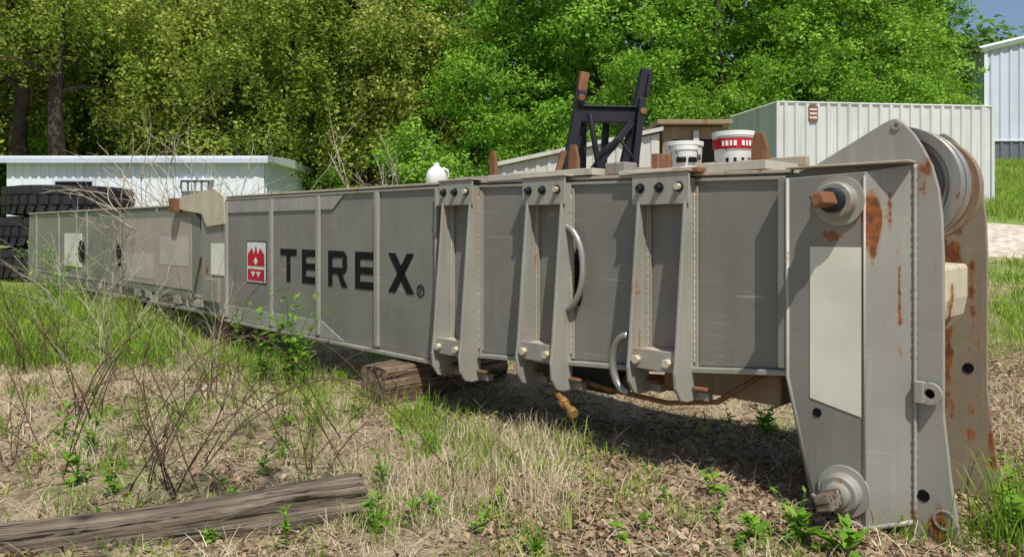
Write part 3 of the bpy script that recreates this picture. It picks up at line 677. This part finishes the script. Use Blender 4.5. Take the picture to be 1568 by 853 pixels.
for k in range(18):
    x=-3.1+rr.uniform(-1.2,1.3); y=5.2+rr.uniform(-.5,1.6); a=rr.uniform(-.4,.4); ln=rr.uniform(.7,1.7); h=rr.uniform(.25,.85)
    L_.append(([(x+math.cos(a)*ln*t,y+math.sin(a)*ln*t,.02+h*math.sin(math.pi*min(1,t*1.02))+.03*math.sin(9*t+k)) for t in np.linspace(0,1,12)],.0042))
tubes('dead_vines',L_,TWIG,None,5)
L_=[]
for k in range(520):
    x=rr.uniform(-4,2.2); y=rr.uniform(3.5,8); a=rr.uniform(0,6.28); ln=rr.uniform(.06,.4); z=float(th(x,y))
    L_.append(([(x,y,z+.02),(x+math.cos(a)*ln*.5,y+math.sin(a)*ln*.5,z+.03+rr.random()*.03),(x+math.cos(a+.3)*ln,y+math.sin(a+.3)*ln,z+.02)],rr.uniform(.0015,.0045)))
tubes('fallen_twigs',L_,TWIG,None,4)
# ------------------------------------------------ ground cover
def wedge(n,y0,y1,xl=-.80,xr=.80):
    y=np.sqrt(rng.uniform(y0*y0,y1*y1,n)); x=y*rng.uniform(xl,xr,n); return x,y
def boomv(x,y):
    dx=x-O.x;dy=y-O.y; return dx*D.x+dy*D.y,dx*N.x+dy*N.y
def blades(name,x,y,h,w,bend,mat,tint):
    n=len(x); z=th(x,y); a=rng.uniform(0,2*np.pi,n); b=rng.uniform(0,2*np.pi,n)
    P=np.stack([x,y,z-.01],1); s=np.stack([np.cos(a),np.sin(a),np.zeros(n)],1)*w[:,None]*.5
    dd=np.stack([np.cos(b),np.sin(b),np.zeros(n)],1); up=np.array([0,0,1.])
    bh=(bend*h)[:,None]; hv=h[:,None]*np.sqrt(np.clip(1-bend**2*.8,.02,1))[:,None]
    m1=P+dd*bh*.18+up*hv*.45; m2=P+dd*bh*.55+up*hv*.8; t=P+dd*bh+up*hv*(1-.3*bend[:,None])
    V=np.stack([P-s,P+s,m1-s*.85,m1+s*.85,m2-s*.55,m2+s*.55,t],1).reshape(-1,3)
    k=np.arange(n)[:,None]*7
    F=np.concatenate([k+np.array([[0,1,3]]),k+np.array([[0,3,2]]),k+np.array([[2,3,5]]),k+np.array([[2,5,4]]),k+np.array([[4,5,6]])])
    return npmesh(name,V,F,mat,None,np.repeat(tint,7))
x,y=wedge(140000,3.3,15)
u,vv=boomv(x,y); m=(vn(x,y,.7,11)*.55+vn(x,y,.22,12)*.45+np.clip((y-8)/18,0,.2)-np.where((x>-.2)&(x<1.9)&(y<6),.10,0))>rng.uniform(.50,.73,len(x))
m&=~((u>-1.0)&(vv<.0)&(vv>-1.0)&(rng.random(len(x))<.8)); m&=~((x/y>.55)&(y>5)&(y<9)&(rng.random(len(x))<.8)); x,y=x[m],y[m]; n=len(x)
blades('grass',x,y,rng.uniform(.03,.11,n)*(1+.7*vn(x,y,.8,4)),rng.uniform(.004,.008,n)*(1+y*.05),rng.uniform(.2,.9,n),GR_G,vn(x,y,.5,6))
def tufts(name,lst,per,h,mat,w=.006,spread=.07):
    X=[];Y=[];H=[];T=[]
    for (cx,cy,s) in lst:
        k=int(per*s); X.append(cx+rng.normal(size=k)*spread*s);Y.append(cy+rng.normal(size=k)*spread*s);H.append(rng.uniform(.35,1,k)*h*s);T.append(np.full(k,rng.random()))
    X=np.concatenate(X);Y=np.concatenate(Y);H=np.concatenate(H)
    blades(name,X,Y,H,rng.uniform(.6,1.2,len(X))*w,rng.uniform(.1,.75,len(X)),mat,np.concatenate(T))
cl=[]
for k in range(430):
    y=rng.uniform(8.5,16); x=rng.uniform(-.78,-.48)*y
    u,vv=boomv(x,y)
    if vv>.15: cl.append((x,y,rng.uniform(.7,1.5)))
tufts('tall_grass',cl,55,.55,GR_G,.012,.16)
cl=[]
for k in range(150):
    u=rng.uniform(4.2,13); vv=abs(rng.normal())*.45+.15; p=W(u,vv,0); cl.append((p.x,p.y,rng.uniform(.5,1.2)))
for k in range(36):
    u=rng.uniform(1.2,3.6); vv=rng.uniform(.1,1.2); p=W(u,vv,0); cl.append((p.x,p.y,rng.uniform(.4,.95)))
for k in range(14): p=W(rng.uniform(-.2,.0)-.9,rng.uniform(-.7,.2)-.3,0); cl.append((p.x+rng.uniform(-.1,.2),p.y,rng.uniform(.7,1.3)))
for k in range(34): cl.append((rng.uniform(-1.0,2.6),rng.uniform(3.4,4.1),rng.uniform(.25,.6)))
for k in range(80): yy=rng.uniform(4,8); cl.append((rng.uniform(-.75,-.1)*yy,yy,rng.uniform(.3,.7)))
tufts('grass_tuft',cl,40,.38,GR_G,.008,.09)
cl=[(rng.uniform(.66,.78)*yy,yy,rng.uniform(.5,1)) for yy in rng.uniform(9.5,15,70)]+[(rng.uniform(.62,.76)*yy,yy,rng.uniform(.7,1.4)) for yy in rng.uniform(18.5,34,260)]
tufts('field_grass',cl,50,.3,GR_G,.02,.25)
x,y=wedge(95000,3.3,12); m=(vn(x,y,.9,21)*.7+vn(x,y,.3,22)*.3)>rng.uniform(.18,.66,len(x)); x,y=x[m],y[m]; n=len(x)
blades('straw',x,y,rng.uniform(.06,.24,n),rng.uniform(.002,.005,n)*(1+y*.05),rng.uniform(.85,1.1,n),GR_S,vn(x,y,.4,5))
cl=[(rng.uniform(-1.0,.35),rng.uniform(3.9,5.6),rng.uniform(.5,1)) for k in range(80)]+[(rng.uniform(-.6,-.2)*yy,yy,rng.uniform(.4,.9)) for yy in rng.uniform(5,9,80)]
tufts('dry_grass_tuft',cl,45,.32,GR_S,.005,.10)
x,y=wedge(95000,3.3,10); dens=vn(x,y,.6,31)*.6+np.where((x>-.1)&(x<2.1)&(y<6.2),.5,.0)+np.where(x/y>.55,.4,0); m=dens>rng.uniform(.2,.95,len(x)); x,y=x[m],y[m]; n=len(x)
C=np.stack([x,y,th(x,y)+rng.uniform(.0,.03,n)],1); nn=unit(np.array([0,0,1.])+rng.normal(size=(n,3))*.55)
s=rng.uniform(.018,.062,n); V,F=leafquads(C,nn,s,s*.6,.18); npmesh('fallen_leaves',V,F,LF_B,None,np.repeat(rng.random(n),4))
def weed(x,y,h,n,ls,seed):
    r2=np.random.default_rng(seed); e=empty('weed_plant',(x,y,float(th(x,y))))
    st=[];C=[];A=[]
    for k in range(max(1,n//12)):
        tx,ty=r2.normal(size=2)*.18*h*1.3; q=[(tx*t**1.5,ty*t**1.5,h*t*r2.uniform(.98,1)) for t in np.linspace(0,1,6)]; st.append((q,[.004*(1.1-.15*j) for j in range(6)]))
        for j in range(14):
            t=r2.uniform(.08,1); az=r2.uniform(0,6.28); a=np.array([math.cos(az),math.sin(az),r2.uniform(-.2,.8)]); a/=np.linalg.norm(a)
            l_=ls*r2.uniform(.5,1.1)*(1.2-.6*t); p=np.array([tx*t**1.5,ty*t**1.5,h*t]); C.append(p+a*l_*.5); A.append((a,l_))
    tubes('stems',st,WEED,e,5)
    C=np.array(C); a=np.array([q[0] for q in A]); l_=np.array([q[1] for q in A]); nn=unit(np.cross(np.cross(a,np.array([0,0,1.])+r2.normal(size=a.shape)*.2),a))
    V,F=leafquads(C,nn,l_,l_*.42,.07,a); npmesh('leaves',V,F,WEED,e,np.repeat(r2.random(len(C)),4))
wl=[(-2.25,7.45,.95,130,.17),(-2.0,7.2,.6,60,.15),(-2.55,7.6,.7,70,.15),(-2.7,4.6,.3,36,.11),(-2.35,4.35,.22,24,.1),(-.55,4.0,.18,24,.09),(-.75,4.4,.3,30,.08),(-2.95,5.2,.3,36,.1),
    (1.75,5.4,.32,40,.14),(1.95,5.7,.3,36,.14),(1.45,3.72,.16,36,.15),(1.62,3.62,.14,30,.15),(1.25,3.8,.12,30,.13),(2.55,3.75,.4,48,.14),(2.75,4.05,.5,48,.14),(.55,3.75,.1,20,.08),(.1,3.6,.14,16,.09),(-1.6,5.2,.3,24,.08),(-1.3,6.1,.3,26,.09),
    (-3.4,5.6,.3,30,.1),(-3.1,4.15,.18,24,.09),(-1.15,3.75,.2,24,.07),(.9,4.3,.1,14,.07),(-6.0,9.6,.7,60,.16),(-7.2,11.5,.9,70,.18),(-8.6,14,1.2,80,.2),(-9.6,15,1.3,80,.2),(-7.8,13.2,1.1,70,.2),(-3.4,9.2,.6,40,.14),(2.9,6.5,.4,40,.15),(-.15,3.9,.12,16,.07)]
r3=random.Random(8)
for k in range(60):
    yy=r3.uniform(3.6,7.5); wl.append((r3.uniform(-.68,.5)*yy,yy,r3.uniform(.05,.26),r3.choice([12,14,24]),r3.uniform(.05,.10)))
for k,(x,y,h,n,ls) in enumerate(wl):
    u,vv=boomv(x,y)
    if u>-1 and -1<vv<.05: continue
    weed(x,y,h,n,ls,50+k)
# ------------------------------------------------ light, world, camera
EL=math.radians(58)
S=Vector((.30*math.cos(EL),-.954*math.cos(EL),math.sin(EL)))
sd=bpy.data.lights.new('sun','SUN'); sd.energy=5.0; sd.angle=math.radians(.5); sd.color=(1,.96,.88)
so=bpy.data.objects.new('sun',sd); so.rotation_euler=S.to_track_quat('Z','Y').to_euler(); link(so)
w=bpy.data.worlds.new('World'); SC.world=w; w.use_nodes=True; nt=w.node_tree
sk=nt.nodes.new('ShaderNodeTexSky'); sk.sky_type='NISHITA'; sk.sun_disc=False; sk.sun_elevation=EL; sk.sun_rotation=math.atan2(S.x,S.y)%(2*math.pi)
bg=nt.nodes['Background']; nt.links.new(sk.outputs[0],bg.inputs[0]); bg.inputs[1].default_value=.105
cd=bpy.data.cameras.new('camera'); cam=bpy.data.objects.new('camera',cd); link(cam)
cam.location=(0,0,1.6); cam.rotation_euler=(math.radians(90),0,0); cd.sensor_width=36; cd.lens=26; cd.shift_y=-.0488; cd.clip_end=2000; cd.clip_start=.05
SC.camera=cam
SC.view_settings.view_transform='Standard'; SC.view_settings.look='None'; SC.view_settings.exposure=0
